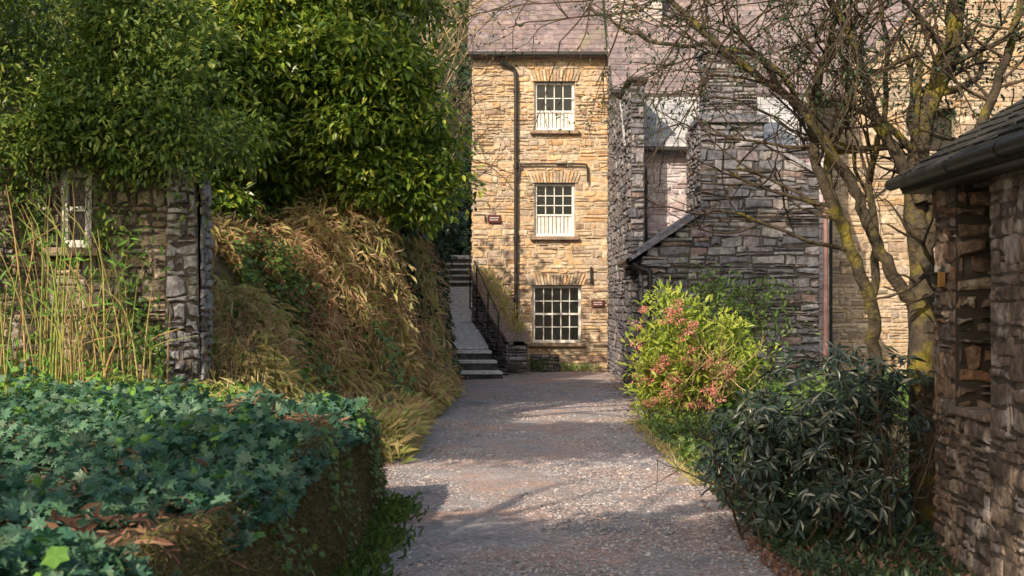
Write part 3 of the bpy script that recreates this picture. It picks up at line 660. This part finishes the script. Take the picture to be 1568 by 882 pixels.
P2, D2, N2 = crown_pts(ells, 330, 20, .13, rad=.6, droop=.3)
P = np.concatenate([P, P2]); D = np.concatenate([D, D2]); Nn = np.concatenate([Nn, N2])
scatter('leaves', leaf_t(.42,.05,.1), P, D, Nn, R.uniform(.05, .10, len(P)), M_thicket, TT)
P, D, Nn = crown_pts([((-4.3,12.7,3.0),(1.4,.35,.5)), ((-3.0,12.7,2.9),(.4,.3,.55)), ((-3.5,12.7,2.3),(.2,.15,.9)), ((-4.75,12.6,2.2),(.35,.2,1.0))], 280, 14, .10, rad=.8, droop=.5)
scatter('hanging_leaves', leaf_t(.42,.05,.1), P, D, Nn, R.uniform(.04, .08, len(P)), M_thicket, TT)
out = []
for a in range(5): grow((-4.9+R.normal(0, .5), 14.3, 1.0), (R.normal(-.05, .1), 0, 1), 1.8, .05, 2, out, kids=3, wob=.12)
for a in range(16): grow((R.uniform(-4.8,-2.9), 12.8, 3.1), (R.normal(0, .4), -.1, -1), .7, .006, 2, out, up=-.3, kids=3)
tubes_mesh('trunk_and_limbs', out, M_twig, TT, 5)
WD = empty('background_woodland')
ells = [((-5.8,22,5),(2.8,2,3)), ((-3.2,25,5.2),(1.5,2,2.2)), ((-9.5,18.5,6),(3,3,4)), ((-4.4,33,7),(1.8,3,4)), ((-4.6,40,8),(2,3,5)), ((-8,28,8),(4,4,5)), ((-1.6,46,7),(2.5,2,5))]
P, D, Nn = crown_pts(ells, 3300, 16, .3, rad=.35)
scatter('leaves', leaf_t(.5,.05,.1), P, D, Nn, R.uniform(.12, .22, len(P)), M_dark, WD)
def hillf(x, y): return np.clip((y-42)*.55, -1, 40)+1.2*hn(x*.3, y*.3)+np.clip(-x-6, 0, 40)*.3
grid_terrain('wooded_hill', np.linspace(-60, 60, 60), np.linspace(41, 110, 50), hillf, M_hill)
n = 12000; xx = R.uniform(-16, 4, n); yy = R.uniform(43, 60, n)
P = np.stack([xx, yy, hillf(xx, yy)+R.uniform(0, 1.8, n)], 1); scatter('hill_foliage', leaf_t(.6), P, R.normal(0, 1, (n, 3)), R.normal(0, .5, (n, 3))+[0,-.5,1], R.uniform(.3, .7, n), M_dark, WD)
P, D, Nn = crown_pts([((-1.45,22.5,3.2),(.55,.8,.85)), ((-1.5,25.5,3.2),(.5,1.2,1.1)), ((-1.7,20.8,2.9),(.45,.6,.4))], 420, 22, .12)
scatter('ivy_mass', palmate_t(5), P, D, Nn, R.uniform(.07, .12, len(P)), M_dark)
out = []; tips = []
for a in range(26): grow((-1.15+R.normal(0, .1), 21.2+R.normal(0, .7), 3.2+R.uniform(-.3, 2.3)), (R.uniform(.05, .9), -.1, .9), 1.0, .014, 3, out, up=.08, wob=.3, kids=3, shrink=.66, tips=tips)
tubes_mesh('bare_hazel_shrub', out, M_gtwig, n=4)
tp = np.array(tips); tp = tp[::3]; n = len(tp)
scatter('hazel_buds', leaf_t(.5), tp, R.normal(0, 1, (n, 3)), R.normal(0, .5, (n, 3))+[0,0,1], R.uniform(.02, .045, n), M_fern)
out = []
for a in range(85):
    x = R.uniform(-4.2, -2.95); y = R.uniform(11.0, 12.3); l = R.uniform(.5, 1.6)*(1.1 if x < -3.5 else .8); dx = R.normal(0, .2); b_ = R.normal(0, .3)
    out.append((smooth_line([(x,y,.75),(x+dx*.3,y,.9+l*.4),(x+dx*.8,y-.05,.9+l*.8),(x+dx+b_*.5,y-.1,.9+l)], 3), np.linspace(.010, .003, 10)*R.uniform(.4, 1.3)))
tubes_mesh('cane_thicket', out, M_cane, n=5)
n = 700; P = np.stack([R.uniform(-4.3, -2.9, n), R.uniform(11., 12.3, n), .9+R.random(n)**1.5*1.3], 1)
scatter('cane_leaves', leaf_t(.22), P, R.normal(0, .6, (n, 3))+[0,0,-.2], R.normal(0, .5, (n, 3))+[0,-.5,1], R.uniform(.05, .13, n), M_limeleaf)
out = []
for a in range(26):
    x = R.uniform(-2.75, -2.1); y = R.uniform(12.0, 13.0); grow((x, y, .8), (R.normal(0, .15), 0, 1), R.uniform(.3, .7), .006, 1, out, up=.4, wob=.2, kids=2)
tubes_mesh('bare_briar', out, M_twig, n=4)

def vergeplants(name, n, x0, x1, y0, y1, size, m, T, h):
    xx = R.uniform(x0, x1, n); yy = R.uniform(y0, y1, n); f = .6+.4*np.sin(xx*5+yy*3)
    P = np.stack([xx, yy, R.uniform(0, 1, n)*h*f], 1)
    scatter(name, T, P, R.normal(0, .6, (n, 3))+[0,-.2,.2], R.normal(0, .4, (n, 3))+[0,-.3,1], R.uniform(*size, n), m)
vergeplants('verge_ivy', 9000, 1.65, 3.6, 13., 18.3, (.03,.07), M_ivy, palmate_t(5), .2)
vergeplants('verge_grass', 3000, 1.5, 2.3, 12., 18.3, (.05,.14), M_grass, leaf_t(.1), .08)
vergeplants('ground_ivy', 7000, 2.4, 6.5, 18., 24.8, (.05,.09), M_ivy, palmate_t(5), .45)
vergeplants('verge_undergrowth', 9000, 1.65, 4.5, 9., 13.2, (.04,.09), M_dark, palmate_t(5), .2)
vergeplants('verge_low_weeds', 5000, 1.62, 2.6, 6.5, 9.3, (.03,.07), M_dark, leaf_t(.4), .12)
vergeplants('verge_leaf_litter', 3500, 1.5, 2.6, 6.5, 9.3, (.03,.07), M_litter, leaf_t(.5), .04)

FS = empty('flowering_shrub')
ells = [((2.15,18.6,1.0),(.6,.6,.75)), ((2.6,18.8,.75),(.6,.6,.65)), ((1.95,18.4,.55),(.42,.5,.5)), ((2.95,18.9,.85),(.35,.4,.5))]
P, D, Nn = crown_pts(ells, 540, 15, .07, rad=.45, droop=-.35)
scatter('leaves', leaf_t(.34,.05,.1), P, D, Nn, R.uniform(.06, .12, len(P)), M_shrub, FS)
P, D, Nn = crown_pts([((1.98,18.1,1.2),(.45,.3,.6)), ((1.85,18.05,.7),(.35,.3,.5)), ((2.35,18.15,.7),(.5,.2,.5))], 54, 40, .034, rad=.25)
scatter('blossom', leaf_t(.6,.1,.2), P, D, Nn, R.uniform(.018, .045, len(P)), M_pink, FS)
out = []
for a in range(14): grow((2.4+R.normal(0, .2), 18.6, 0), (R.normal(0, .6), R.normal(-.2, .4), 1), .95, .012, 2, out, up=.2)
tubes_mesh('stems', out, M_gtwig, FS, 4)
EL = empty('elder_shrub')
P, D, Nn = crown_pts([((3.7,22.5,1.2),(.9,.5,.9)), ((3.2,22.3,1.7),(.5,.4,.5))], 150, 12, .1, rad=.6, droop=0)
scatter('leaves', leaf_t(.4), P, D, Nn, R.uniform(.06, .12, len(P)), M_ivy, EL)
out = []
for a in range(16): grow((3.8+R.normal(0, .7), 22.5, 0), (R.normal(0, .3), 0, 1), 1.5, .010, 2, out, up=.2)
tubes_mesh('stems', out, M_twig, EL, 4)

RH = empty('rhododendron_bush')
out = []; tips = []
for a in range(44):
    grow((2.05+R.normal(0, .3), 9.5+R.normal(0, .35), 0), (R.normal(0, .45), R.normal(-.1, .5), .95), R.uniform(.45, .75), .011, 2, out, up=.2, wob=.3, kids=3, tips=tips)
tubes_mesh('stems', out, M_twig, RH, 5)
ells = [((2.15,9.5,.82),(.62,.6,.5)), ((1.75,9.5,.58),(.52,.5,.45)), ((2.5,9.8,.92),(.42,.5,.42)), ((2.0,9.0,.42),(.5,.35,.38)), ((1.5,9.5,.6),(.3,.3,.3))]
P0, D0, N0 = crown_pts(ells, 640, 1, .02, rad=.5)
ax = nz(np.stack([P0[:,0]-2.1, P0[:,1]-9.7, P0[:,2]-.1], 1)+R.normal(0, .35, P0.shape)+np.array([0,0,.4]))
Ps = []; Ds = []; Ns = []
for i in range(len(P0)):
    a_ = ax[i]; b_ = np.cross(a_, [.3,.5,.8]); b_ /= np.linalg.norm(b_); c_ = np.cross(a_, b_); kk = R.integers(5, 9); o = R.random()*6
    for j in range(kk):
        t = o+6.283*j/kk+R.normal(0, .25); rd = b_*math.cos(t)+c_*math.sin(t); Ps.append(P0[i]+rd*.008); Ds.append(rd+a_*R.uniform(-.5, .6)-np.array([0,0,.35])); Ns.append(a_+R.normal(0, .2, 3))
scatter('leaves', leaf_t(.27,.035,.12), np.array(Ps), np.array(Ds), np.array(Ns), R.uniform(.06, .13, len(Ps)), M_rhodo, RH)

TR = empty('mossy_tree')
Y0 = 10.1
def st(pts, r0, r1):
    L_ = smooth_line(pts, 6); L_ = L_+R.normal(0, .008, L_.shape); return (L_, np.linspace(r0, r1, len(L_)))
main = [st([(2.90,Y0-.3,-.1),(2.85,Y0-.3,.6),(2.86,Y0-.2,1.2),(2.92,Y0+.05,1.8),(2.90,Y0+.1,2.4),(2.99,Y0+.1,3.0),(3.2,Y0+.2,3.5),(3.3,Y0+.2,4.6)], .12, .05),
 st([(2.90,Y0,1.3),(2.84,Y0-.05,1.56),(2.68,Y0-.1,1.78),(2.52,Y0-.1,2.1),(2.38,Y0-.1,2.42),(2.10,Y0,2.9),(1.92,Y0,3.08),(1.66,Y0,3.26),(1.3,Y0+.1,3.6),(.9,Y0+.1,4.0)], .055, .018),
 st([(2.75,Y0+.3,0),(2.66,Y0+.3,1.0),(2.60,Y0+.2,1.55),(2.42,Y0+.2,2.05),(2.24,Y0+.2,2.5),(2.17,Y0+.2,2.85),(2.22,Y0+.2,3.2),(2.38,Y0+.2,3.8),(2.4,Y0+.2,4.5)], .055, .02),
 st([(2.91,Y0,2.3),(2.72,Y0,2.65),(2.55,Y0-.1,2.9),(2.45,Y0-.1,3.3),(2.2,Y0-.1,3.8),(2.0,Y0,4.4)], .05, .018),
 st([(2.92,Y0,1.9),(3.1,Y0-.1,2.4),(3.3,Y0-.2,2.9),(3.5,Y0-.2,3.5),(3.6,Y0-.2,4.2)], .05, .02),
 st([(2.6,Y0+.2,1.5),(2.66,Y0+.3,2.0),(2.62,Y0+.3,2.5),(2.75,Y0+.3,3.1),(2.7,Y0+.3,3.9)], .035, .015),
 st([(2.42,Y0+.2,2.05),(2.3,Y0+.3,2.6),(2.45,Y0+.3,3.0),(2.6,Y0+.3,3.7)], .03, .012),
 st([(2.17,Y0+.2,2.85),(1.9,Y0+.2,3.3),(1.5,Y0+.3,3.45),(1.0,Y0+.3,3.5),(.55,Y0+.3,3.75)], .022, .009)]
out = list(main); tips = []
for L_, r_ in main:
    for k_ in range(12):
        i = int(R.integers(len(L_)//3, len(L_)))
        grow(L_[i], (R.normal(-.25, .7), R.normal(0, .5), R.uniform(0, 1)), R.uniform(.5, 1.1), r_[i]*.42, 2, out, up=.12, wob=.32, kids=3, tips=tips)
for k_ in range(34):
    grow((R.uniform(.7, 3.2), Y0+R.normal(0, .5), R.uniform(3.5, 4.1)), (R.normal(-.6, .5), 0, R.uniform(-.9, -.05)), R.uniform(.6, 1.1), .009, 2, out, up=-.1, wob=.3, kids=3, tips=tips)
big = [(p, r) for p, r in out if np.max(r) > .016]; small = [(p, r) for p, r in out if np.max(r) <= .016]
tubes_mesh('trunk_and_branches', big, M_bark, TR, 8)
tubes_mesh('twigs', small, M_twig, TR, 5)
tp = np.array(tips); sel = tp[(tp[:, 2] > 2.8)]
P = np.repeat(sel, 2, 0)+R.normal(0, .04, (len(sel)*2, 3)); n = len(P)
scatter('leaves', leaf_t(.4), P, R.normal(0, 1, (n, 3)), R.normal(0, .5, (n, 3))+[0,0,1], R.uniform(.022, .045, n), M_dark, TR)
P, D, Nn = crown_pts([((3.5,10,3.9),(1.,.8,.6)), ((2.3,10.2,4.2),(1.4,.8,.5)), ((3.6,11,3.4),(.8,.8,.5))], 380, 10, .12, rad=.7)
scatter('crown_leaves', leaf_t(.4), P, D, Nn, R.uniform(.03, .06, len(P)), M_dark, TR)

# trees added out of view, crowns shaped to shade lane, outbuilding and slate cottage
def shade_tree(name, x, y, z, H_, ells, ncl, sz=(.12,.2)):
    e = empty(name); out = []
    for a in range(4): grow((x, y, z), (R.normal(0, .15), R.normal(0, .15), 1), H_, .15, 2, out, wob=.12)
    tubes_mesh('trunk_and_limbs', out, M_bark, e)
    P, D, Nn = crown_pts(ells, ncl, 14, .2, rad=.6)
    scatter('leaves', leaf_t(.5), P, D, Nn, R.uniform(*sz, len(P)), M_thicket, e)
shade_tree('added_shade_tree_near', -4.6, 1.0, .8, 5., [((-2.9,2.3,4.7),(2.1,1.0,1.0)), ((-6.7,2.5,10.),(2.2,1.0,1.4)), ((-.7,2.2,5.5),(1.3,.9,.8))], 1700)
shade_tree('added_shade_tree_tall', -5.4, 9.6, .8, 9., [((-4.2,10,13.),(2.0,1.6,1.9)), ((-5.4,10,11.6),(1.5,1.5,1.3)), ((-7.5,10,9.6),(1.3,1.3,.8))], 760)

# ------------------------------------------------------------------ light, world, camera
EL_, AZ = 33., 28.
sun = bpy.data.lights.new('sun', 'SUN'); sun.energy = 5.0; sun.angle = math.radians(.5); sun.color = (1., .83, .62)
so = link(bpy.data.objects.new('sun', sun)); so.rotation_euler = (math.radians(90-EL_), 0, math.radians(-AZ)); so.location = (-10,-12,14)
w = bpy.data.worlds.new("World"); sc.world = w; w.use_nodes = True
nt = w.node_tree; bg = nt.nodes['Background']; sk = nt.nodes.new('ShaderNodeTexSky'); sk.sky_type = 'NISHITA'; sk.sun_disc = False
sk.sun_elevation = math.radians(EL_); sk.sun_rotation = math.radians(180+AZ); sk.air_density = 1.6; sk.dust_density = 4.; sk.ozone_density = 1.
nt.links.new(sk.outputs[0], bg.inputs[0]); bg.inputs[1].default_value = .15
cam = bpy.data.cameras.new('camera'); cam.lens = 50; cam.sensor_width = 36; cam.clip_end = 1000; cam.shift_y = .0121
cam.dof.use_dof = True; cam.dof.focus_distance = 22; cam.dof.aperture_fstop = 8
co = link(bpy.data.objects.new('camera', cam)); co.location = (0,0,1.6); co.rotation_euler = (math.radians(90), 0, 0)
sc.camera = co
sc.view_settings.view_transform = 'Standard'; sc.view_settings.look = 'None'; sc.view_settings.exposure = 0
